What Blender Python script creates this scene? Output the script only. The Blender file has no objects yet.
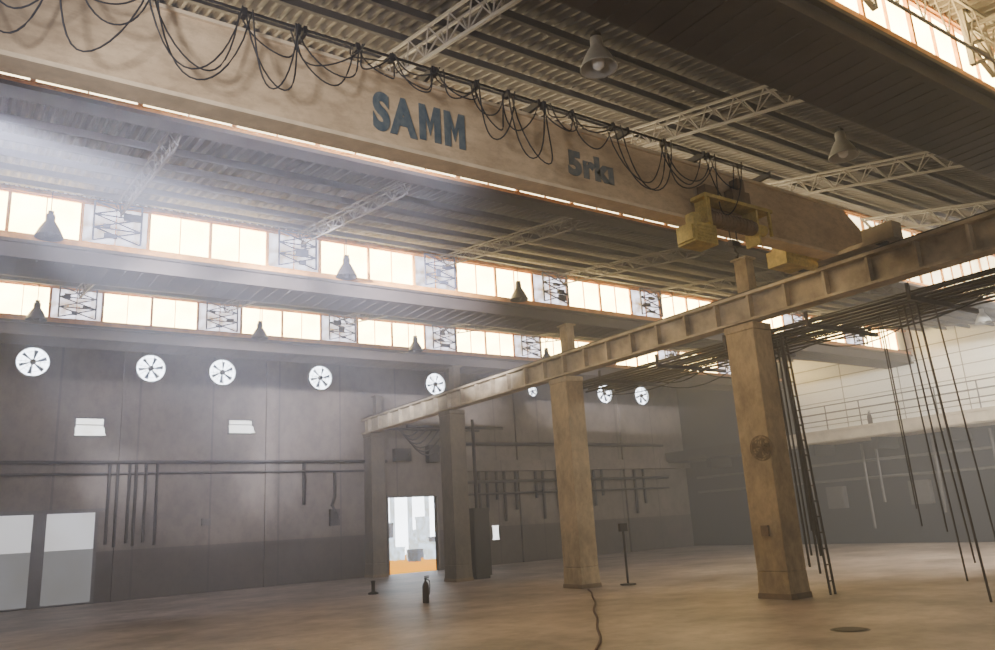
import bpy, math, random
from mathutils import Matrix, Vector
random.seed(4)
scene=bpy.context.scene
COL=scene.collection

# ---------------------------------------------------------------- materials
def srgb(r,g,b):
    f=lambda c:(c/255/12.92) if c/255<=.04045 else ((c/255+.055)/1.055)**2.4
    return (f(r),f(g),f(b),1)
def mat(name,rgb,rough=.7,metal=0,var=.25,scale=3,bump=0,spec=.3,rgb2=None,stretch=(1,1,1),grime=0):
    m=bpy.data.materials.new(name); m.use_nodes=True
    n=m.node_tree.nodes; l=m.node_tree.links; b=n["Principled BSDF"]
    tc=n.new("ShaderNodeTexCoord"); mp=n.new("ShaderNodeMapping"); mp.inputs['Scale'].default_value=stretch
    l.new(tc.outputs['Object'],mp.inputs['Vector'])
    nz=n.new("ShaderNodeTexNoise"); nz.inputs['Scale'].default_value=scale; nz.inputs['Detail'].default_value=6
    nz.inputs['Roughness'].default_value=.65
    l.new(mp.outputs[0],nz.inputs['Vector'])
    rp=n.new("ShaderNodeValToRGB"); c=srgb(*rgb)
    c2=srgb(*rgb2) if rgb2 else tuple(x*(1-var) for x in c[:3])+(1,)
    rp.color_ramp.elements[0].position=.35; rp.color_ramp.elements[1].position=.65
    rp.color_ramp.elements[0].color=c2; rp.color_ramp.elements[1].color=c
    l.new(nz.outputs['Fac'],rp.inputs['Fac']); out=rp.outputs['Color']
    if grime:
        n2=n.new("ShaderNodeTexNoise"); n2.inputs['Scale'].default_value=scale*4.5; n2.inputs['Detail'].default_value=8; n2.inputs['Roughness'].default_value=.75
        l.new(mp.outputs[0],n2.inputs['Vector'])
        r2=n.new("ShaderNodeValToRGB"); r2.color_ramp.elements[0].position=.38; r2.color_ramp.elements[1].position=.55
        r2.color_ramp.elements[0].color=(1-grime,1-grime*1.05,1-grime*1.1,1); r2.color_ramp.elements[1].color=(1,1,1,1)
        l.new(n2.outputs['Fac'],r2.inputs['Fac'])
        mx=n.new("ShaderNodeMix"); mx.data_type='RGBA'; mx.blend_type='MULTIPLY'; mx.inputs['Factor'].default_value=1
        l.new(out,mx.inputs['A']); l.new(r2.outputs['Color'],mx.inputs['B']); out=mx.outputs['Result']
    l.new(out,b.inputs['Base Color'])
    b.inputs['Roughness'].default_value=rough; b.inputs['Metallic'].default_value=metal
    b.inputs['Specular IOR Level'].default_value=spec
    if bump:
        bp=n.new("ShaderNodeBump"); bp.inputs['Strength'].default_value=bump; bp.inputs['Distance'].default_value=.02
        l.new(nz.outputs['Fac'],bp.inputs['Height']); l.new(bp.outputs[0],b.inputs['Normal'])
    return m
def emis(name,rgb,strength,var=.2,scale=2):
    m=bpy.data.materials.new(name); m.use_nodes=True
    n=m.node_tree.nodes; l=m.node_tree.links; n.clear()
    o=n.new("ShaderNodeOutputMaterial"); e=n.new("ShaderNodeEmission")
    tc=n.new("ShaderNodeTexCoord"); nz=n.new("ShaderNodeTexNoise"); nz.inputs['Scale'].default_value=scale
    nz.inputs['Detail'].default_value=4
    l.new(tc.outputs['Object'],nz.inputs['Vector'])
    rp=n.new("ShaderNodeValToRGB"); c=srgb(*rgb)
    rp.color_ramp.elements[0].position=.3; rp.color_ramp.elements[1].position=.6
    rp.color_ramp.elements[0].color=(c[0]*(1-var),c[1]*(1-var*1.2),c[2]*(1-var*1.6),1); rp.color_ramp.elements[1].color=c
    l.new(nz.outputs['Fac'],rp.inputs['Fac']); l.new(rp.outputs[0],e.inputs['Color'])
    e.inputs['Strength'].default_value=strength; l.new(e.outputs[0],o.inputs['Surface'])
    return m

def wall_mat():
    m=mat("painted_panel_wall",(120,108,98),.85,var=.42,scale=.8,stretch=(1,1,.7),grime=.32)
    n=m.node_tree.nodes; l=m.node_tree.links; b=n["Principled BSDF"]
    src=b.inputs['Base Color'].links[0].from_socket
    g=n.new("ShaderNodeNewGeometry"); s=n.new("ShaderNodeSeparateXYZ"); l.new(g.outputs['Position'],s.inputs[0])
    lt=n.new("ShaderNodeMath"); lt.operation='LESS_THAN'; lt.inputs[1].default_value=1.55; l.new(s.outputs['Z'],lt.inputs[0])
    mx=n.new("ShaderNodeMix"); mx.data_type='RGBA'; mx.blend_type='MULTIPLY'
    mx.inputs['B'].default_value=(.42,.40,.39,1)
    l.new(lt.outputs[0],mx.inputs['Factor']); l.new(src,mx.inputs['A'])
    dv=n.new("ShaderNodeMath"); dv.operation='DIVIDE'; dv.inputs[1].default_value=2.4; l.new(s.outputs['X'],dv.inputs[0])
    fr=n.new("ShaderNodeMath"); fr.operation='FRACT'; l.new(dv.outputs[0],fr.inputs[0])
    l2=n.new("ShaderNodeMath"); l2.operation='LESS_THAN'; l2.inputs[1].default_value=.03; l.new(fr.outputs[0],l2.inputs[0])
    m2=n.new("ShaderNodeMix"); m2.data_type='RGBA'; m2.blend_type='MULTIPLY'; m2.inputs['B'].default_value=(.5,.5,.53,1)
    l.new(l2.outputs[0],m2.inputs['Factor']); l.new(mx.outputs['Result'],m2.inputs['A'])
    l.new(m2.outputs['Result'],b.inputs['Base Color'])
    return m
M={}
M['wall']=wall_mat()
M['wall_plain']=mat("darker_plaster",(54,48,44),.9,var=.35,scale=1)  # darker plaster tone for the far end of wall and gallery slab
M['wall_shade']=mat("shade_plaster",(14,12,11),.95,var=.3,scale=1)  # near-black tone paints in the shade under the gallery
M['floor']=mat("worn_concrete_floor",(190,172,158),.5,scale=.4,rgb2=(122,109,100),bump=.06,spec=.38,grime=.3)
M['roof']=mat("corrugated_sheet",(88,80,74),.6,.1,var=.35,scale=1.2,stretch=(1,.3,1))
M['gutter']=mat("brown_gutter_steel",(70,61,56),.6,.1,var=.4,scale=1.5)
M['purlin']=mat("grey_purlin_steel",(66,60,56),.6,.1,var=.3,scale=2)
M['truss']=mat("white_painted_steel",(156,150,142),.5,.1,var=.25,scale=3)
M['truss_far']=mat("haze_grey_steel",(92,87,84),.6,.1,var=.2,scale=3)  # greyer copy for distant trusses, haze fading put into the colour
M['brace']=mat("lattice_brace",(88,90,104),.6,.1,var=.2,scale=3)
M['girder']=mat("beige_crane_paint",(202,176,138),.55,0,scale=1.1,rgb2=(168,144,110),stretch=(1,1,2),grime=.22)
M['flange']=mat("lit_flange_paint",(212,190,154),.5,0,var=.25,scale=4)  # paler than the girder, paints in light caught by the flanges
M['letters']=mat("slate_blue_letters",(60,74,82),.7,scale=9,rgb2=(92,100,98))
M['letters2']=mat("faded_blue_letters",(76,86,88),.7,scale=9,rgb2=(118,114,102))
M['beam']=mat("cream_runway_paint",(184,168,140),.6,0,scale=1.8,rgb2=(122,108,88))
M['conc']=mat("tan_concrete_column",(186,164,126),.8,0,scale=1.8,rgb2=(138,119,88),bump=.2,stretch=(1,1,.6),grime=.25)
M['conc_far']=mat("shaded_concrete_column",(104,93,78),.8,0,scale=1.8,rgb2=(76,68,58),bump=.2,stretch=(1,1,.6),grime=.25)  # darker copy of the column concrete, shade put into the far pair
M['stain']=mat("rusty_stain",(124,102,74),.8,var=.4,scale=6)
M['black']=mat("black_rubber",(36,34,33),.6,var=.2)
M['dark']=mat("dark_steel",(42,37,35),.55,.3,var=.3,scale=4)
M['rod']=mat("brownish_conduit",(66,58,54),.55,.2,var=.3,scale=4)
M['pipe']=mat("grey_pipe",(92,88,86),.5,.2,var=.25,scale=4)
M['orange']=mat("glow_tinted_wood_frame",(220,152,80),.5,var=.45,scale=5)  # timber tone with the orange glow of the glazing mixed in
M['glass']=emis("dusty_daylit_glass",(255,224,150),34,.3,1.3)
M['glass_near']=emis("dimmed_daylit_glass",(255,236,190),9,.3,1.3)  # glow dimmed so this row lights the roof less
M['glass_blue']=emis("bluish_dirty_glass",(206,204,220),5.5,.7,4)
M['fanlight']=emis("daylit_opening",(226,236,255),12,.25,6)
M['doorglass']=emis("daylit_frosted_panel",(206,206,214),1.7,.12,.8)
M['doorglass2']=emis("daylit_frosted_lower_panel",(170,170,176),.65,.12,.8)
M['smallglass']=emis("daylit_pane",(228,230,234),4.5,.2,3)
M['yellow']=mat("faded_yellow_paint",(206,182,104),.65,0,var=.4,scale=5,grime=.25)
M['lampshade']=mat("enamel_reflector",(168,166,160),.3,.2,var=.2,scale=4)
M['lampdark']=mat("silhouette_reflector",(40,38,42),.5,.2,var=.2,scale=4)  # distant lamps coloured dark as backlit silhouettes
M['bulb']=mat("milk_glass",(235,232,224),.2,0,var=.05)
M['fanblade']=mat("blue_grey_blades",(128,138,160),.5,.1,var=.2)
M['white']=mat("white_cladding",(248,246,240),.8,0,var=.08,scale=1,stretch=(.2,.2,6))
M['seam']=mat("cladding_seam",(150,142,132),.8,0,var=.2,scale=2)
M['hose']=mat("dark_red_hose",(74,30,25),.6,0,var=.3,scale=6)
M['dull']=mat("dull_dark_red_paint",(48,26,24),.6,0,var=.3,scale=6)
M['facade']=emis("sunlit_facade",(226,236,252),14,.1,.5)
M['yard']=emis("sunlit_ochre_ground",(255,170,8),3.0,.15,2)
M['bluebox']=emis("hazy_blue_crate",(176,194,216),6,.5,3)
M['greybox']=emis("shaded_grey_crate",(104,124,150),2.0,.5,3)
M['slab']=mat("cream_slab_edge",(196,184,164),.8,0,var=.3,scale=2)

# ---------------------------------------------------------------- mesh builder
class MB:
    def __init__(s): s.v=[]; s.f=[]; s.m=[]
    def add(s,vs,fs,mi=0):
        o=len(s.v); s.v+=[tuple(v) for v in vs]; s.f+=[tuple(o+i for i in f) for f in fs]; s.m+=[mi]*len(fs); return s
    def box(s,x0,x1,y0,y1,z0,z1,mi=0):
        return s.add([(x0,y0,z0),(x1,y0,z0),(x1,y1,z0),(x0,y1,z0),(x0,y0,z1),(x1,y0,z1),(x1,y1,z1),(x0,y1,z1)],
          [(0,3,2,1),(4,5,6,7),(0,1,5,4),(1,2,6,5),(2,3,7,6),(3,0,4,7)],mi)
    def taper(s,cx,cy,z0,z1,a0,b0,a1,b1,mi=0):
        return s.add([(cx-a0,cy-b0,z0),(cx+a0,cy-b0,z0),(cx+a0,cy+b0,z0),(cx-a0,cy+b0,z0),(cx-a1,cy-b1,z1),(cx+a1,cy-b1,z1),(cx+a1,cy+b1,z1),(cx-a1,cy+b1,z1)],
          [(0,3,2,1),(4,5,6,7),(0,1,5,4),(1,2,6,5),(2,3,7,6),(3,0,4,7)],mi)
    def tube(s,pts,r,n=6,mi=0,closed=False):
        pts=[Vector(p) for p in pts]; N=len(pts); o=len(s.v)
        rr=r if isinstance(r,(list,tuple)) else [r]*N
        for i,p in enumerate(pts):
            if closed: t=pts[(i+1)%N]-pts[(i-1)%N]
            else: t=pts[min(i+1,N-1)]-pts[max(i-1,0)]
            t.normalize()
            up=Vector((0,0,1)) if abs(t.z)<.9 else Vector((0,1,0))
            a=t.cross(up).normalized(); b=t.cross(a).normalized()
            for k in range(n):
                an=2*math.pi*k/n+math.pi/n
                s.v.append(tuple(p+a*(math.cos(an)*rr[i])+b*(math.sin(an)*rr[i])))
        M_=N if closed else N-1
        for i in range(M_):
            j=(i+1)%N
            for k in range(n):
                k2=(k+1)%n
                s.f.append((o+i*n+k,o+i*n+k2,o+j*n+k2,o+j*n+k)); s.m.append(mi)
        if not closed:
            s.f.append(tuple(o+k for k in range(n))[::-1]); s.m.append(mi)
            s.f.append(tuple(o+(N-1)*n+k for k in range(n))); s.m.append(mi)
        return s
    def lathe(s,prof,n=20,mi=0,c=(0,0,0)):
        o=len(s.v)
        for (r,z) in prof:
            for k in range(n):
                a=2*math.pi*k/n; s.v.append((c[0]+r*math.cos(a),c[1]+r*math.sin(a),c[2]+z))
        for i in range(len(prof)-1):
            for k in range(n):
                k2=(k+1)%n; s.f.append((o+i*n+k,o+i*n+k2,o+(i+1)*n+k2,o+(i+1)*n+k)); s.m.append(mi)
        return s
    def prism(s,poly,y0,y1,mi=0): # polygon in XZ extruded in Y
        n=len(poly); vs=[(x,y0,z) for x,z in poly]+[(x,y1,z) for x,z in poly]
        fs=[tuple(range(n)),tuple(range(2*n-1,n-1,-1))]+[(i,i+n,(i+1)%n+n,(i+1)%n) for i in range(n)]
        return s.add(vs,fs,mi)
    def mesh(s,name,mats,smooth=False):
        me=bpy.data.meshes.new(name); me.from_pydata(s.v,[],s.f)
        for m_ in mats: me.materials.append(m_)
        me.polygons.foreach_set('material_index',s.m)
        if smooth: me.polygons.foreach_set('use_smooth',[True]*len(s.f))
        me.update(); return me
def ob(name,data,loc=(0,0,0),parent=None,label=None,category=None,group=None,kind=None,rot=None):
    o=bpy.data.objects.new(name,data); COL.objects.link(o); o.location=loc
    if rot: o.rotation_euler=rot
    if parent: o.parent=parent
    if label: o['label']=label
    if category: o['category']=category
    if group: o['group']=group
    if kind: o['kind']=kind
    return o
def mk(name,mb,mats,smooth=False,**k):
    if not isinstance(mats,(list,tuple)): mats=[mats]
    return ob(name,mb.mesh(name,[M[x] for x in mats],smooth),**k)
def dup(root,loc,label=None,rot=None):
    n=root.copy(); COL.objects.link(n); n.location=loc
    if label: n['label']=label
    if rot: n.rotation_euler=rot
    def rec(a,b):
        for c in list(a.children):
            d=c.copy(); COL.objects.link(d); d.parent=b; rec(c,d)
    rec(root,n); return n

XL,XR,YB=-7.,31.,28.4
# ---------------------------------------------------------------- setting
mk("floor",MB().box(XL-1,XR+.3,-6,YB+.25,-.2,0),'floor',kind='structure',label="worn brown concrete hall floor",category="floor")
w=MB()
w.box(XL,14.0,YB,YB+.25,0,8.4); w.box(14.0,16.2,YB,YB+.25,2.9,8.4); w.box(16.2,XR+.3,YB,YB+.25,0,8.4)
mk("wall_back",w,'wall',kind='structure',label="grey panelled factory wall with dark dado",category="wall")
w=MB().box(XR,XR+.3,-2,21.5,4.5,8.4)
for k in range(6): w.box(XR-.012,XR,-2,21.5,4.95+.5*k,4.98+.5*k,1)
for k in range(9): w.box(XR-.012,XR,-1+2.5*k,-.97+2.5*k,4.5,8.2,1)
mk("wall_right",w,['white','seam'],kind='structure',label="white boarded upper wall with seams",category="wall")
mk("wall_right_end",MB().box(XR,XR+.3,21.5,YB,4.5,8.4),'wall_plain',kind='structure',label="darker plaster end of upper wall",category="wall").name="wall_right"
mk("wall_right_lower",MB().box(XR,XR+.3,-2,YB,0,4.5),'wall_shade',kind='structure',label="plaster wall with gallery shade painted in",category="wall").name="wall_right"
mk("wall_left",MB().box(XL-.3,XL,-6,YB+.25,0,8.4),'wall',kind='structure',label="grey panelled factory wall",category="wall")

rows=[4.3,10.,16.,22.]
def corr(y0,z0,y1,z1,x0=XL,x1=XR+.3,p=.16,amp=.035):
    mb=MB(); n=int((x1-x0)/p)*4; vs=[];fs=[]
    for i in range(n+1):
        x=x0+(x1-x0)*i/n; ph=i%4
        dz=amp if ph in (0,1) else -amp
        vs+=[(x,y0,z0+dz),(x,y1,z1+dz)]
    for i in range(n): fs.append((2*i,2*i+1,2*i+3,2*i+2))
    mb.add(vs,fs); return mb
bays=[(-5.,4.3,8.25),(4.3,10.,8.78),(10.,16.,8.3),(16.,22.,8.3),(22.,28.6,8.4)]
for i,(a,b,rz) in enumerate(bays):
    mk("ceiling",corr(a,7.4,b,rz),'roof',kind='structure',label="corrugated sloping sawtooth roof sheet",category="ceiling")
# valley gutters and sills
for y in rows:
    if y==10.:
        g=MB().box(XL,XR,y-.06,y+.25,7.07,7.13).box(XL,XR,y+.02,y+.25,7.13,7.36); sb=7.132
    else:
        g=MB().box(XL,XR,y-.12,y+.95,6.86,7.22).box(XL,XR,y-.2,y-.12,6.86,6.92).box(XL,XR,y-.2,y-.12,7.16,7.22); sb=7.222
        xx=XL+.6
        while xx<XR:
            g.box(xx,xx+.03,y-.1,y+.94,6.85,6.86); xx+=.3
    mk("trim_1",g,'gutter',kind='structure',label="brown ribbed valley gutter beam under roof glazing",category="beam")
    mk("trim_2",MB().box(XL,XR,(y-.06 if y==10. else y-.16),y+.02,sb,sb+(.02 if y==10. else .128)),'orange',kind='structure',label="glow-tinted wooden sill under roof glazing",category="trim")
    mk("trim_3",MB().box(XL,XR,y-.12,y+.02,(8.66 if y==10. else 8.18),(8.72 if y==10. else 8.26)),'orange',kind='structure',label="glow-tinted wooden head rail over roof glazing",category="trim")
# purlins
pm={}
for (a,b,rz) in bays[1:]:
    for k in range(1,6):
        t=k/6; y=a+.95+(b-a-.95)*t; z=7.4+(rz-7.4)*((y-a)/(b-a))
        L=XR-XL-.1
        me=MB().box(0,L,-.02,.02,-.10,0).box(0,L,-.02,.04,-.11,-.098).mesh("purlin",[M['purlin']]) if 'p' not in pm else pm['p']
        pm['p']=me
        ob("purlin",me,(XL+.05,y,z-.06),label="grey steel roof purlin under corrugated sheet",category="purlin",group="roof purlins")
# windows
def window_root(h,gl):
    W=1.2
    f=MB(); t=.03
    f.box(0,W,-.04,.03,0,t).box(0,W,-.04,.03,h-t,h).box(0,t,-.04,.03,t,h-t).box(W-t,W,-.04,.03,t,h-t)
    f.box(W/2-.008,W/2+.008,-.03,.02,t,h-t)
    r=mk("window_1",f,'orange',kind='structure',label="wood framed dusty roof glazing panel",category="window")
    mk("pane",MB().add([(t,0.01,t),(W-t,.01,t),(W-t,.01,h-t),(t,.01,h-t)],[(0,1,2,3)]),gl,parent=r)
    return r
wn=1
for y in rows:
    zb=7.153 if y==10. else 7.35
    h=(8.66 if y==10. else 8.18)-zb
    roots={}; k=0; x=-2.1
    while x<XR-1.2:
        vis=(x> 4.5 and x<16) if y==4.3 else True
        if vis:
            dim=(k%3==0) and y>12
            gl='glass_near' if y==10. else ('glass_blue' if dim else 'glass')
            if gl not in roots: roots[gl]=o=window_root(h,gl); o.location=(x,y-.04,zb)
            else: o=dup(roots[gl],(x,y-.04,zb))
            if dim: o['label']="bluish dirty roof glazing panel behind lattice brace"
            o.name="window_%d"%wn; wn+=1
        x+=1.2; k+=1
# small tilting wall windows
for (xa,xb,z0,z1) in ((2.9,3.8,5.15,5.8),(7.75,8.65,5.3,5.85)):
    f=MB(); 
    f.box(xa,xb,YB-.08,YB,z0,z0+.05).box(xa,xb,YB-.08,YB,z1-.05,z1).box(xa,xa+.05,YB-.08,YB,z0,z1).box(xb-.05,xb,YB-.08,YB,z0,z1)
    f.box(xa,xb,YB-.06,YB-.02,(z0+z1)/2+.06,(z0+z1)/2+.085)
    r=mk("window_%d"%wn,f,'pipe',kind='structure',label="small steel hopper window high in wall",category="window"); wn+=1
    mk("pane",MB().add([(xa+.05,YB-.03,z0+.05),(xb-.05,YB-.03,z0+.05),(xb-.05,YB-.03,z1-.05),(xa+.05,YB-.03,z1-.05)],[(0,1,2,3)]),'smallglass',parent=r)
    mk("sash",MB().add([(xa+.02,YB-.09,z0+.3),(xb-.02,YB-.09,z0+.3),(xb-.02,YB-.3,z0+.05),(xa+.02,YB-.3,z0+.05)],[(0,1,2,3)]).box(xa,xb,YB-.31,YB-.29,z0+.03,z0+.06),'smallglass',parent=r)
# sliding doors (two frosted leaves with grey post)
r=mk("door_1",MB().box(-.6,4.0,YB-.14,YB-.02,2.8,2.88).box(3.72,3.78,YB-.1,YB,0,2.8).box(2.02,2.3,YB-.03,YB-.01,0,2.8),'pipe',kind='structure',label="frosted sliding factory door on steel track",category="door")
for xa,xb in ((-.5,2.02),(2.3,3.72)):
    lf=MB().box(xa,xb,YB-.09,YB-.04,0.02,.06).box(xa,xb,YB-.09,YB-.04,2.76,2.8).box(xa,xa+.04,YB-.09,YB-.04,.06,2.76).box(xb-.04,xb,YB-.09,YB-.04,.06,2.76)
    lo=mk("leaf",lf,'pipe',parent=r)
    mk("panel",MB().add([(xa+.04,YB-.06,1.65),(xb-.04,YB-.06,1.65),(xb-.04,YB-.06,2.76),(xa+.04,YB-.06,2.76)],[(0,1,2,3)]),'doorglass',parent=lo)
    mk("panel",MB().add([(xa+.04,YB-.06,.06),(xb-.04,YB-.06,.06),(xb-.04,YB-.06,1.65),(xa+.04,YB-.06,1.65)],[(0,1,2,3)]),'doorglass2',parent=lo)
# doorway frame
mk("door_2",MB().box(13.93,14.0,YB-.06,YB+.25,0,2.97).box(16.2,16.27,YB-.06,YB+.25,0,2.97).box(14.0,16.2,YB-.06,YB+.25,2.9,2.97),'pipe',kind='structure',label="steel frame of open factory doorway",category="door")
# wall pilasters
for x in (4.45,9.3,20.5,26.8):
    mk("trim_4",MB().box(x-.18,x+.18,YB-.12,YB,0,8.2),'wall',kind='structure',label="shallow grey wall pilaster",category="pilaster")
mk("trim_5",MB().box(17.5,XR,YB-.35,YB,3.85,4.3),'wall',kind='structure',label="painted concrete ledge beam on wall",category="beam")
# gallery
mk("trim_6",MB().box(29.4,XR,2,21.5,4.1,4.5).box(29.3,29.4,2,21.5,4.15,4.6).box(29.25,29.3,2,21.5,4.5,4.6),'slab',kind='structure',label="cream concrete gallery slab with edge beam",category="gallery")
mk("trim_8",MB().box(29.4,XR,21.5,YB-.35,4.1,4.5).box(29.3,29.4,21.5,YB-.35,4.15,4.6),'wall_plain',kind='structure',label="darker end of gallery slab",category="gallery")
for k in range(9): mk("trim_7",MB().box(29.5,XR,3+2.8*k,3.25+2.8*k,3.65,4.1),'wall_shade',kind='structure',label="bracket beam with gallery shade painted in",category="beam")
rl_=MB()
for z in (5.0,5.3,5.6): rl_.tube([(29.45,4,z),(29.45,20.5,z)],.022)
rr=mk("handrail",rl_,'pipe',label="grey tubular gallery railing",category="railing")
for k in range(12): mk("post",MB().tube([(29.45,4+1.5*k,4.5),(29.45,4+1.5*k,5.62)],.025),'pipe',parent=rr)

# ---------------------------------------------------------------- trusses
def truss(x,y0,z0,y1,z1,d=.42,wd=.12,m='truss',q=1.):
    mb=MB()
    n=10
    P0=Vector((0,0,0)); P1=Vector((0,y1-y0,z1-z0))
    for s in(-wd,wd): mb.tube([P0+Vector((s,0,0)),P1+Vector((s,0,0))],.035*q,4)
    dn=Vector((0,0,-d))
    mb.tube([P0+dn*.3,P0+(P1-P0)*.08+dn,P1+(P0-P1)*.04+dn,P1],.04*q,4)
    for i in range(n):
        a=P0+(P1-P0)*(i/n); b=P0+(P1-P0)*((i+.5)/n)+dn; c=P0+(P1-P0)*((i+1)/n)
        for s in(-wd,wd):
            if i>0: mb.tube([a+Vector((s,0,0)),b],.018*q,4)
            mb.tube([b,c+Vector((s,0,0))],.018*q,4)
    return mk("roof_truss",mb,m,loc=(x,y0,z0),label="white lattice steel roof rafter truss",category="truss",group="roof trusses")
def brace(o,y,h,m='brace',r=.022,a=.42,n=2,dx=0,clutter=False):
    mb=MB()
    for s in(-a,a): mb.tube([(s,0,0),(s,0,h)],r*1.4,4)
    for k in range(n):
        za=h*k/n; zb=h*(k+1)/n
        mb.tube([(-a,0,za),(a,0,zb)],r,4); mb.tube([(a,0,za),(-a,0,zb)],r,4)
        mb.tube([(-a,0,zb),(a,0,zb)],r,4)
    if clutter:
        for k in range(3):
            x=-a*.8+random.random()*a*1.1; z=h*(.1+.25*k)
            mb.box(x,x+.1+.25*random.random(),-.03,.03,z,z+.05+.12*random.random())
    b=mk("bracing_frame",mb,m,parent=o); b.location=(dx,y-o.location.y-.3,7.35-o.location.z)
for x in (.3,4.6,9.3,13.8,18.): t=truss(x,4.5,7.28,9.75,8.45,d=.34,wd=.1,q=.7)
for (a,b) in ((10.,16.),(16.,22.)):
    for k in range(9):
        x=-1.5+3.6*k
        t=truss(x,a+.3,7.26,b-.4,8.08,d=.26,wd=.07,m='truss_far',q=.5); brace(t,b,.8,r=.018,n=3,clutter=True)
for x in (8.2,11.2):
    t=truss(x,-1.5,7.35,4.0,8.0); brace(t,4.3,.9,'truss',.035,.3,3)
# wind girder running along the near glazing
mb=MB(); x0=4.6; n=17; st=.6
for z in (7.42,8.12): mb.tube([(x0,3.86,z),(x0+n*st,3.86,z)],.022,4)
for k in range(n):
    mb.tube([(x0+k*st,3.86,7.42),(x0+(k+.5)*st,3.86,8.12),(x0+(k+1)*st,3.86,7.42)],.012,4)
mk("wind_girder",mb,'truss',label="white lattice girder along roof glazing",category="truss")

# ---------------------------------------------------------------- columns
def column(y,label,m='conc'):
    mb=MB(); 
    mb.taper(0,0,0,.5,.31,.37,.29,.35); mb.box(-.29,.29,-.35,.35,.5,5.2)
    mb.box(-.3,.3,-.37,.37,5.2,5.348)
    c=mk("column",mb,m,loc=(13.24,y,0),label=label,category="column",group="runway columns")
    bv=c.modifiers.new("b",'BEVEL'); bv.width=.02; bv.segments=2; bv.limit_method='ANGLE'
    mk("base_stain",MB().taper(0,0,0,.1,.318,.378,.313,.373),'stain',parent=c)
    mk("roof_post",MB().box(.05,.3,-.15,.15,5.9,6.835).box(.0,.34,-.2,.2,6.8,6.838),m,parent=c)
    return c
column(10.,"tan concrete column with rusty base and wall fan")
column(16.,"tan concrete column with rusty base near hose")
column(22.,"concrete column with shade-darkened colour beside electrical cabinet",'conc_far')
column(27.95,"concrete column with shade-darkened colour against wall beside doorway",'conc_far')

# runway beam
mb=MB(); Y0,Y1=-1.,28.3; L=Y1-Y0
mb.box(-.18,.18,0,L,0,.05).box(-.2,.2,0,L,.52,.58).box(-.02,.02,0,L,.05,.52)
y=.3
while y<L-.2:
    mb.box(-.16,-.02,y,y+.05,.05,.52); mb.box(.02,.16,y,y+.05,.05,.52); y+=.86
rb=mk("crane_runway_beam",mb,'beam',loc=(13.05,Y0,5.35),label="cream steel runway beam with web stiffeners",category="beam")
mk("rail",MB().box(-.03,.03,0,L,.58,.66),'dark',parent=rb)
# dark cable clutter slung from the far end of the beam
for i in range(6):
    xa=.2+.12*i; xb=1.2+.35*i; yy=27.0+.15*i
    mk("slung_cable",MB().tube([(xa+(xb-xa)*t/8,yy,-.02-(.3+.13*i)*math.sin(math.pi*t/8)) for t in range(9)],.03,6),'black',parent=rb)
mk("cross_pipe",MB().tube([(.2,26.2,-.08),(4.4,26.2,-.08)],.06,8),'dark',parent=rb)
mk("cross_pipe",MB().tube([(.2,27.9,.04),(4.4,27.9,.04)],.05,8),'dark',parent=rb)

# pipe rack beyond the runway with dropping conduits
mb=MB()
xs=(0,.1,.2,.34,.5,.6,.72,.85,.95,1.12,1.25,1.35,1.5,1.6)
for i,x in enumerate(xs):
    r=[.03,.022,.035,.02,.03,.022,.03,.035,.02][i%9]
    mb.tube([(x,0,.06+(i%4)*.09),(x,12.5,.06+(i%4)*.09)],r,6)
rack=mk("pipe_rack",mb,'rod',loc=(13.85,4,5.05),label="dark bundle of service pipes beside runway beam",category="pipes")
for k in range(6):
    mk("bracket",MB().box(-.62,1.75,-.03,.03,-.06,.02).box(-.66,-.62,-.03,.03,-.06,.24),'rod',parent=rack).location=(0,.6+2*k,0)
for k in range(9):
    y0=1.2+random.random()*8; ln=1.2+random.random()*2.2; xx=-.1+random.random()*1.5; dr=.15+.25*random.random(); xd=(random.random()-.5)*.6
    mk("sagging_cable",MB().tube([(xx+xd*t/8,y0+ln*t/8,-.02-dr*(1-(t/4-1)**2)) for t in range(9)],.014,5),'black',parent=rack)
def drops(lst):
    for (x,y,x2,y2,z1,r) in lst:
        o=mk("drop_pipe",MB().tube([(0,0,.1),((x2-x)*.5,(y2-y)*.5,(z1-5.05)*.5),(x2-x,y2-y,z1-5.05)],r,6),'rod',parent=rack); o.location=(x-13.85,y-4,0)
drops([(13.7,9.55,13.73,9.55,1.2,.022),(13.75,9.6,13.8,9.55,.4,.024),(13.85,9.65,13.95,9.5,.0,.026),(14.05,9.7,14.1,9.5,.0,.026),(14.1,9.85,14.12,9.7,.7,.024),(14.2,9.95,14.2,9.8,1.1,.025),(14.3,10.1,14.25,10.0,.7,.022),(14.0,10.0,14.0,9.9,.5,.025)])
for k in range(16):
    z=.25+.3*k; t=1-z/5.05
    o=mk("rung",MB().tube([(13.85+.1*t,9.65-.15*t,z),(14.05+.05*t,9.7-.2*t,z)],.016,5),'rod',parent=rack); o.location=(-13.85,-4,-5.05)
drops([(13.9,6.85,13.95,6.62,.0,.022),(13.95,7.0,14.02,6.78,.6,.016),(14.05,7.15,14.1,7.0,.3,.017),(14.1,7.3,14.15,7.2,1.1,.015),
       (14.3,7.75,14.3,7.7,1.2,.014),(14.5,7.9,14.5,7.85,1.5,.013),
       (14.0,6.6,14.05,6.4,.9,.015)])

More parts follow.
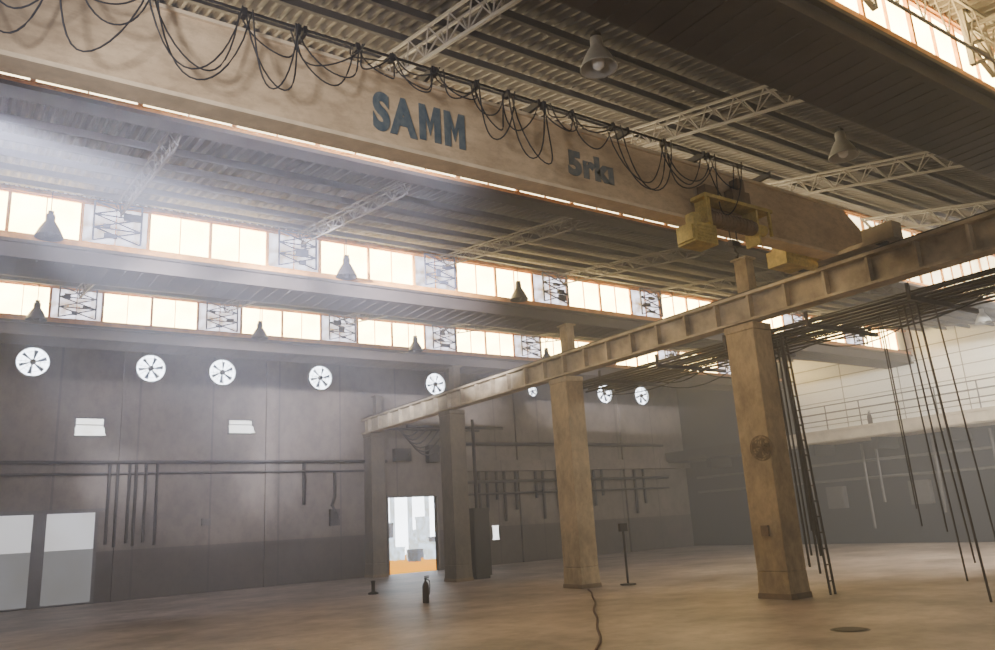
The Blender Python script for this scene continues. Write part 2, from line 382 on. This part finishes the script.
# ---------------------------------------------------------------- crane
gx0,gx1=-6.,12.75
GB=5.77
poly=[(gx0,GB),(11.9,GB),(12.6,6.06),(12.78,6.1),(12.78,6.34),(12.35,6.62),(gx0,6.62)]
G=mk("overhead_crane",MB().prism(poly,7.0,7.2),'girder',label="beige overhead crane girder with lettering and cables",category="crane")
mk("flange",MB().box(gx0,11.9,6.96,7.25,GB-.045,GB),'flange',parent=G)
mk("flange",MB().box(gx0,12.35,6.96,7.24,6.62,6.66),'flange',parent=G)
def txt(s,size,loc,mm,off,sx=1.,sp=1.):
    cu=bpy.data.curves.new("t",'FONT'); cu.body=s; cu.size=size; cu.extrude=.004; cu.offset=off; cu.space_character=sp
    t=bpy.data.objects.new("t",cu); COL.objects.link(t)
    bpy.context.view_layer.update()
    me=bpy.data.meshes.new_from_object(t.evaluated_get(bpy.context.evaluated_depsgraph_get()))
    bpy.data.objects.remove(t)
    me.materials.clear(); me.materials.append(M[mm])
    o=ob("lettering",me,loc,parent=G,rot=(math.pi/2,0,0),label="slate blue painted capital letters"); o.scale=(sx,1,1); return o
txt("SA",.60,(3.38,6.994,5.95),'letters',.030,.70,1.18)
def letM(x0,z0,w,h,st):
    p=[(0,0),(0,h),(st*.95,h),(w/2,h*.5),(w-st*.95,h),(w,h),(w,0),(w-st,0),(w-st,h*.62),(w/2,h*.16),(st,h*.62),(st,0)]
    mk("lettering",MB().prism([(x0+a,z0+b) for a,b in p],6.99,6.999),'letters',parent=G,label="slate blue painted capital letter M")
letM(3.95,5.94,.28,.45,.085); letM(4.28,5.94,.28,.45,.085)
txt("5rkı",.44,(6.12,6.994,6.0),'letters2',.026,1.02,1.1)
# end truck
et=mk("end_truck",MB().box(12.9,13.2,6.5,8.7,6.06,6.36),'beam',parent=G,label="faded cream end truck")
for y in (6.8,8.4):
    mb=MB(); mb.lathe([(0,-.06),(.17,-.06),(.17,.06),(0,.06)],16)
    o=mk("wheel",mb,'dark',parent=et); o.location=(13.05,y,6.19); o.rotation_euler=(0,math.pi/2,0)
mk("drive_motor",MB().tube([(12.5,8.0,6.2),(12.88,8.0,6.2)],.13,12).box(12.3,12.6,7.85,8.15,6.08,6.36),'yellow',parent=et)
mk("drive_motor",MB().box(10.9,11.5,7.28,7.65,5.55,5.82).tube([(11.5,7.45,5.68),(11.9,7.45,5.68)],.09,12).box(11.0,11.25,7.2,7.6,5.82,5.95).box(10.95,11.45,7.26,7.28,5.6,5.63).box(10.95,11.45,7.26,7.28,5.7,5.73),'yellow',parent=G,label="faded yellow drive motor")
# hoist trolley
H=mk("hoist",MB().box(8.3,9.8,6.66,6.93,5.98,6.03).box(8.4,8.44,6.7,6.95,5.45,6.0).box(9.45,9.49,6.7,6.95,5.45,6.0).box(8.3,8.34,6.66,6.7,5.6,5.98).box(9.7,9.74,6.66,6.7,5.6,5.98),'yellow',parent=G,label="yellowed electric hoist with dusty drum")
mb=MB().tube([(8.44,6.8,5.72),(9.45,6.8,5.72)],.11,16)
for k in range(12): mb.tube([(8.5+.078*k,6.8,5.72),(8.52+.078*k,6.8,5.72)],.12,16)
mk("drum",mb,'stain',parent=H)
mb=MB().box(7.9,8.35,6.58,6.9,5.22,5.5).box(7.87,7.9,6.6,6.88,5.25,5.46).box(8.05,8.2,6.7,6.85,5.5,5.7)
for k in range(5): mb.box(7.95,8.3,6.565,6.58,5.25+.05*k,5.27+.05*k)
mk("motor_housing",mb,'yellow',parent=H)
mk("motor_housing",MB().tube([(9.49,6.8,5.72),(9.7,6.8,5.72)],.09,14),'yellow',parent=H)
mk("hook_block",MB().tube([(8.9,6.8,5.62),(8.9,6.8,5.45)],.01,5).tube([(9.05,6.8,5.62),(9.05,6.8,5.45)],.01,5).box(8.89,9.06,6.76,6.84,5.36,5.45).tube([(8.98,6.8,5.36),(8.98,6.8,5.3),(9.03,6.8,5.26),(9.01,6.8,5.2),(8.96,6.8,5.2)],.014,6),'rod',parent=H)
mk("panel_box",MB().box(8.5,8.8,6.8,6.95,6.05,6.25),'stain',parent=H)
mk("panel_box",MB().box(9.1,9.5,6.8,6.95,6.05,6.3).box(9.25,9.4,6.8,6.95,6.3,6.5),'stain',parent=H)
# festoon
fx=[-1.2,-.35,.35,1.05,1.9,2.45,3.1,3.5,4.05,4.6,5.05,5.6,6.05,6.75,7.7,8.6,9.3]
F=mk("festoon_track",MB().tube([(-6,6.78,6.72),(10,6.78,6.72)],.018,6),'dark',parent=G)
for k in range(11): mk("track_arm",MB().box(-5+1.5*k,-4.96+1.5*k,6.75,7.1,6.66,6.75),'dark',parent=F)
for i in range(len(fx)-1):
    a,b=fx[i],fx[i+1]
    mb=MB(); short=3.0<a<4.5 or 5.5<a<6.6
    for j in range(3):
        dr=(.35+.65*random.random())*min(1.,(b-a)+.3)*(.42 if short else 1); q=(random.random()-.5)*.4; yy=6.76+.05*j-.07
        e0=(random.random()-.5)*.15; e1=(random.random()-.5)*.15
        pts=[]
        for k in range(15):
            t=k/14; sx=a+e0+(b+e1-a-e0)*t+q*math.sin(math.pi*t)
            pts.append((sx,yy+.04*math.sin(6*t+j),6.7-dr*(1-(2*t-1)**2)**.8))
        mb.tube(pts,.009,6)
    mk("festoon_cable",mb,'black',parent=F)
    mk("cable_carrier",MB().box(a-.025,a+.025,6.74,6.82,6.65,6.74),'dark',parent=F)

# ---------------------------------------------------------------- lamps
def lamp(loc,top,label,s=.8,m='lampshade'):
    e=mk("high_bay_lamp",MB().lathe([(.02,.0),(.09,.0),(.1,-.05),(.1,-.16),(.13,-.2),(.22,-.36),(.29,-.52),(.3,-.55),(.28,-.54),(.2,-.36),(.11,-.22),(.02,-.2)],22),m,True,loc=loc,label=label,category="lamp",group="high bay lamps")
    e.scale=(s,s,s)
    mk("bulb",MB().lathe([(.03,-.24),(.07,-.3),(.11,-.42),(.09,-.52),(.04,-.56),(0,-.57)],14),'bulb' if m=='lampshade' else m,True,parent=e)
    mk("suspension",MB().tube([(0,0,0),(0,0,top/s)],.012,6).box(-.06,.06,-.06,.06,-.02,.08),'dark',parent=e)
for x,y,z in ((6.2,6.35,7.6),(11.5,6.35,7.6)): lamp((x,y,z),.12,"grey bell shaped high bay lamp with white bulb")
for x in (.95,6.75,11.5,): lamp((x,15.5,7.65),.5,"dark silhouette bell shaped high bay lamp before roof glazing",m='lampdark')
for x in (1.2,6.7,11.7,17.): lamp((x,21.5,7.6),.5,"dark silhouette bell shaped high bay lamp before roof glazing",m='lampdark')
lamp((26.5,11.1,7.4),.1,"grey bell shaped high bay lamp with white bulb")

# ---------------------------------------------------------------- exhaust fans
def fan(x,z,R,label):
    e=mk("exhaust_fan",MB().lathe([(R,0),(R*1.06,0),(R*1.06,.12),(R,.12),(R,0)],28),'lampshade',True,loc=(x,YB-.13,z),rot=(-math.pi/2,0,0),label=label,category="fan",group="wall exhaust fans")
    mk("daylight_opening",MB().lathe([(0,.115),(R,.115)],28),'fanlight',parent=e)
    mb=MB(); nb=6; a0=random.random()
    for k in range(nb):
        a=a0+2*math.pi*k/nb; vs=[]
        for (rr_,da,zz) in ((.18,-.2,.03),(.86,-.24,.02),(.86,.06,.08),(.18,.2,.08)):
            vs.append((R*rr_*math.cos(a+da),R*rr_*math.sin(a+da),zz))
        mb.add(vs,[(0,1,2,3)])
    mk("blades",mb,'fanblade',parent=e)
    mk("hub",MB().lathe([(0,-.03),(R*.16,-.03),(R*.2,.0),(R*.2,.09),(0,.09)],14),'pipe',parent=e)
    g=MB()
    for k in range(4):
        a=a0+math.pi*k/4; g.tube([(R*math.cos(a),R*math.sin(a),-.01),(-R*math.cos(a),-R*math.sin(a),-.01)],.007,4)
    for q in (.45,.72): g.tube([(R*q*math.cos(t*math.pi/10),R*q*math.sin(t*math.pi/10),-.01) for t in range(20)],.006,4,closed=True)
    mk("guard",g,'pipe',parent=e)
for x in (1.6,5.1,7.5,11.2,16.3,25.8,28.3): fan(x,7.52,.46,"round blue grey exhaust fan lit by daylight")
fan(21.4,7.45,.24,"small round exhaust vent lit by daylight")

# ---------------------------------------------------------------- wall services
def pipe(pts,r,label,m='pipe',group=None,cat="pipe",name="wall_pipe"):
    o=Vector(pts[0]); return mk(name,MB().tube([Vector(p)-o for p in pts],r,8),m,loc=o,label=label,category=cat,group=group)
pipe([(XL,YB-.2,4.36),(13.9,YB-.2,4.3)],.06,"long dark horizontal service pipe along wall",'dark')
pipe([(XL,YB-.16,3.98),(13.3,YB-.16,3.95)],.045,"thin horizontal service pipe along wall",'dark')
for i,x in enumerate((4.0,4.25,4.6,4.8,5.1,5.45)):
    pipe([(x,YB-.17,4.3),(x,YB-.17,1.75-.1*(i%2))],.05,"vertical conduit dropping down wall",'dark',"wall conduits")
pipe([(10.55,YB-.12,4.3),(10.55,YB-.12,2.75)],.07,"thick vertical drop pipe on wall",'dark')
pipe([(11.75,YB-.12,3.95),(11.75,YB-.12,3.0),(11.6,YB-.2,2.7),(11.75,YB-.25,2.4)],.06,"bent drop pipe above switch box",'dark')
def box_(x,z,w,h,label,d=.16,m='dark'):
    o=mk("switch_box",MB().box(-w/2,w/2,-d,0,-h/2,h/2).box(-w/2+.03,w/2-.03,-d-.015,-d,-h/2+.03,h/2-.03),m,loc=(x,YB,z),label=label,category="switch box")
    mk("handle",MB().box(w*.28,w*.36,-d-.05,-d-.015,-.05,.05),'pipe',parent=o)
box_(11.75,2.25,.38,.6,"dark switch box on wall"); box_(7.1,2.3,.3,.22,"small grey box on wall",m='pipe'); box_(17.2,2.3,.35,.6,"dark switch box beside doorway")
for i,x in enumerate((18.2,18.6,19.1,19.5,20.1,21.2,21.6,22.4,23.1,23.5,24.6,25.1,27.2,27.8)):
    pipe([(x,YB-.16,3.83),(x,YB-.16,1.75+.45*(i%3))],.075,"vertical conduit below ledge beam",'dark',"ledge conduits")
pipe([(16.6,YB-.3,5.0),(29.2,YB-.3,5.0)],.08,"horizontal service pipe above ledge",'dark')
pipe([(16.6,YB-.45,3.4),(29.2,YB-.45,3.4)],.07,"horizontal service pipe below ledge",'dark')
pipe([(16.6,YB-.42,2.9),(29.2,YB-.42,2.9)],.05,"thin horizontal service pipe below ledge",'dark')
nt_=mk("notice_plate",MB().box(-.14,.14,-.03,0,-.26,.26).box(-.17,.17,-.02,0,.26,.29).box(-.17,.17,-.02,0,-.29,-.26),'smallglass',loc=(19.0,YB,1.3),label="small glowing white notice plate on wall",category="notice")  # plate is no lamp; its brightness comes from a glowing material
box_(22.75,2.3,.5,.7,"dark switch box below ledge"); box_(24.1,2.1,.35,.5,"dark switch box below ledge")
box_(14.6,4.55,.7,.5,"dark junction box above doorway",.3); box_(16.0,4.6,.5,.7,"dark junction box above doorway",.3)
# services under the gallery
for z in (3.3,2.6):
    pipe([(30.8,3,z),(30.8,27.5,z)],.06,"grey horizontal pipe under gallery",'pipe')
for i,y in enumerate((8.5,10.2,11.,13.4,15.5,17.8,18.4,21.,24.)):
    pipe([(30.65,y,3.98),(30.65,y,.6+.5*(i%3))],.05,"grey vertical pipe under gallery",'pipe',"gallery conduits")
for i,(y,z) in enumerate(((12.2,1.9),(16.4,1.9),(20.,1.9))):
    o=mk("switch_box",MB().box(-.25,0,-.4,.4,-.45,.45).box(-.27,-.25,-.35,.35,-.4,.4),'pipe',loc=(31,y,z),label="grey switch cabinet under gallery",category="switch box")
# electrical cabinet beside third column
cb=mk("electrical_cabinet",MB().box(-.3,.3,-.25,.25,.1,2.2).box(-.26,.26,-.2,.2,0,.1),'dark',loc=(14.1,22.1,0),label="tall dark electrical cabinet beside column",category="cabinet")
mk("door",MB().box(-.27,.27,-.27,-.25,.15,2.15),'dark',parent=cb)
pipe([(14.1,22.1,2.2),(14.1,22.1,5.1)],.06,"dark riser pipe above cabinet",'dark')

# wall fan on the first column
wf=mk("wall_fan",MB().box(-.05,.0,-.1,.1,-.12,.12).tube([(-.03,0,0),(-.1,0,0)],.03,8).tube([(-.06,0,0),(-.16,0,.0)],.08,12),'stain',loc=(12.95,9.72,2.8),label="rusty tan wall fan bracketed to column",category="fan")
wf.scale=(.8,.8,.8)
mb=MB()
for R,xx in ((.3,-.18),(.3,-.24),(.2,-.28),(.1,-.3),(.22,-.14)):
    mb.tube([(xx,R*math.cos(a*math.pi/10),R*math.sin(a*math.pi/10)) for a in range(20)],.010,4,closed=True)
for k in range(14):
    a=k*math.pi/7; c,s=math.cos(a),math.sin(a)
    mb.tube([(-.31,0.03*c,.03*s),(-.28,.2*c,.2*s),(-.2,.31*c,.31*s),(-.14,.22*c,.22*s)],.006,4)
mk("guard",mb,'stain',parent=wf)
mb=MB()
for k in range(4):
    a=k*math.pi/2+.4
    mb.add([(-.2,.05*math.cos(a-.4),.05*math.sin(a-.4)),(-.19,.26*math.cos(a-.35),.26*math.sin(a-.35)),(-.24,.26*math.cos(a+.35),.26*math.sin(a+.35)),(-.24,.05*math.cos(a+.4),.05*math.sin(a+.4))],[(0,1,2,3)])
mk("blades",mb,'stain',parent=wf)
mk("switch_box",MB().box(-.06,0,-.08,.08,-.1,.1),'stain',loc=(12.95,10.,1.25),label="small brown box on concrete column",category="switch box")

# ---------------------------------------------------------------- floor things
def extinguisher(loc,label,m,s=1.):
    e=mk("fire_extinguisher",MB().lathe([(0,0),(.085,0),(.09,.03),(.09,.42),(.07,.5),(.03,.54),(.03,.58),(0,.58)],18),m,True,loc=loc,label=label,category="fire extinguisher")
    e.scale=(s,s,s)
    mk("valve",MB().box(-.02,.02,-.02,.02,.57,.62).box(-.03,.1,-.015,.015,.62,.64).box(-.03,.1,-.015,.015,.66,.68),'black',parent=e)
    mk("hose",MB().tube([(.03,0,.6),(.12,0,.56),(.13,0,.4),(.11,0,.2)],.012,6),'black',parent=e)
extinguisher((9.2,16.8,0),"dark red fire extinguisher standing on bare floor",'dull',.88)
extinguisher((29.9,17.4,4.5),"dark fire extinguisher standing on gallery",'dull')
b=mk("floor_bollard",MB().lathe([(0,0),(.14,0),(.14,.04),(.05,.07),(.05,.3),(.07,.34),(0,.36)],14),'dark',True,loc=(9.7,20.7,0),label="short dark bollard on concrete floor",category="bollard")
s=mk("floor_stand",MB().tube([(0,0,.0),(0,0,1.45)],.03,8).lathe([(0,0),(.2,0),(.2,.03),(0,.04)],14).box(-.12,.12,-.04,.04,1.3,1.5),'dark',loc=(14.15,15.3,0),label="thin dark metal stand with small head",category="stand")
pts=[]
for k in range(60):
    t=k/59; x=12.75+(7.0-12.75)*t; y=15.2+(8.3-15.2)*t
    w_=(.035*math.sin(9*t)+.02*math.sin(23*t)); pts.append((x+.08*math.sin(math.pi*t)+w_*.7,y-.07*math.sin(math.pi*t)-w_*.6,.02))
mk("floor_hose",MB().tube(pts,.02,8),'hose',True,label="dark red hose snaking across concrete floor",category="hose")
mk("drain_cover",MB().lathe([(0,.012),(.2,.012),(.22,.002),(.26,0)],24),'dark',loc=(10.3,6.8,0),label="round dark iron drain cover in floor",category="drain cover")

# ---------------------------------------------------------------- outside the doorway
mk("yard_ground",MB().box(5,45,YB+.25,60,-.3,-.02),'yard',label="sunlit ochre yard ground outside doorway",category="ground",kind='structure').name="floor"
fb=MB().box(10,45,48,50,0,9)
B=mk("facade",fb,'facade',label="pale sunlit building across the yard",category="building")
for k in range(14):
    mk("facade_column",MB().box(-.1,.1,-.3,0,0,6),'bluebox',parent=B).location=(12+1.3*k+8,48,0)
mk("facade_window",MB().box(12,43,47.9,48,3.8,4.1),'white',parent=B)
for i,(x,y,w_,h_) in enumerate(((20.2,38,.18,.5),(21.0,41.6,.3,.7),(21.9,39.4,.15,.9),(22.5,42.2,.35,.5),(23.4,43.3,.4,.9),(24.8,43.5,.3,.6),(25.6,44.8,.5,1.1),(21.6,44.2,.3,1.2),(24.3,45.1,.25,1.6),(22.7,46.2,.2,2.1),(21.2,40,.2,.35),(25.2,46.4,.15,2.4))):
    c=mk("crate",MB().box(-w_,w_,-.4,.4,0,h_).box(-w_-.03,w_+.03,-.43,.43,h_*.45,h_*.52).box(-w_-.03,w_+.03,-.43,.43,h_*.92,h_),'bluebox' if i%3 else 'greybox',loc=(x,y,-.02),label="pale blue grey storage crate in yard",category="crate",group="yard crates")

# ---------------------------------------------------------------- light
def area(loc,target,sx,sy,power,col,spread=180):
    d=bpy.data.lights.new("area",'AREA'); d.shape='RECTANGLE'; d.size=sx; d.size_y=sy; d.energy=power; d.color=col
    d.spread=math.radians(spread)
    o=bpy.data.objects.new("area_light",d); COL.objects.link(o); o.location=loc
    o.rotation_euler=(Vector(target)-Vector(loc)).to_track_quat('-Z','Y').to_euler(); return o
area((-6.5,16,5.8),(10,17,3.5),14,3.0,420,(.88,.89,1))      # added fill lamp beside the unseen left wall
area((8,-5.5,4.5),(12,12,3.5),18,5,360,(1,.95,.91))          # added fill lamp behind the camera
area((22.,4.5,7.0),(31,15,6.8),3,.6,8500,(1,.97,.93))        # added lamp out of view, brightens the gallery wall
# added strip lamp hidden behind the crane girder, brightens the haze
area((2.2,8.4,6.55),(5.5,20,5.8),6.5,.25,640,(.78,.80,1),56)
def spot(target,ang,power,col,loc=(-.9,9.3,6.4),sz=.12):  # unseen spots added off frame to draw light shafts in the haze
    d=bpy.data.lights.new("shaft",'SPOT'); d.energy=power; d.color=col; d.spot_size=math.radians(ang); d.spot_blend=1.; d.shadow_soft_size=sz
    o=bpy.data.objects.new("spot_light",d); COL.objects.link(o); o.location=loc
    o.rotation_euler=(Vector(target)-Vector(loc)).to_track_quat('-Z','Y').to_euler(); return o
spot((17,22,7.6),15,150000,(.82,.83,1))
spot((13.5,25,6.9),13,100000,(.80,.82,1))
spot((9.,26,6.4),16,60000,(.8,.82,1),sz=.2)
spot((9.,26,5.0),34,8000,(.78,.82,1),sz=.4)
spot((4.2,28,3.8),8,36000,(.8,.84,1))
spot((9.0,28,3.8),8,38000,(.8,.84,1))
spot((8.,12,6.2),50,3400,(.9,.89,1),loc=(-2.6,2.8,4.6),sz=.5)  # added spot before the girder, lays a light veil over it
wd=bpy.data.worlds.new("World"); scene.world=wd; wd.use_nodes=True
nt=wd.node_tree; N=nt.nodes; Lk=nt.links
bg=N['Background']; bg.inputs[0].default_value=(.80,.84,1,1); bg.inputs[1].default_value=.35
vs=N.new("ShaderNodeVolumeScatter"); vs.inputs['Anisotropy'].default_value=.0
vs.inputs['Color'].default_value=(.88,.9,1,1); vs.inputs['Density'].default_value=.012
Lk.new(vs.outputs[0],N['World Output'].inputs['Volume'])

# ---------------------------------------------------------------- camera
th=math.radians(14.2); ps=math.radians(34.8); r_=math.atan(.06)
fw=Vector((math.sin(ps)*math.cos(th),math.cos(ps)*math.cos(th),math.sin(th)))
r0=Vector((math.cos(ps),-math.sin(ps),0)); d0=Vector((math.sin(ps)*math.sin(th),math.cos(ps)*math.sin(th),-math.cos(th)))
R=math.cos(r_)*r0+math.sin(r_)*d0; D=-math.sin(r_)*r0+math.cos(r_)*d0
cam=bpy.data.cameras.new("Camera"); co=bpy.data.objects.new("Camera",cam); COL.objects.link(co)
U=-D; Bk=-fw
co.matrix_world=Matrix(((R.x,U.x,Bk.x,0),(R.y,U.y,Bk.y,0),(R.z,U.z,Bk.z,1.7),(0,0,0,1)))
cam.sensor_width=36; cam.lens=780/995*36; cam.clip_end=200
scene.camera=co
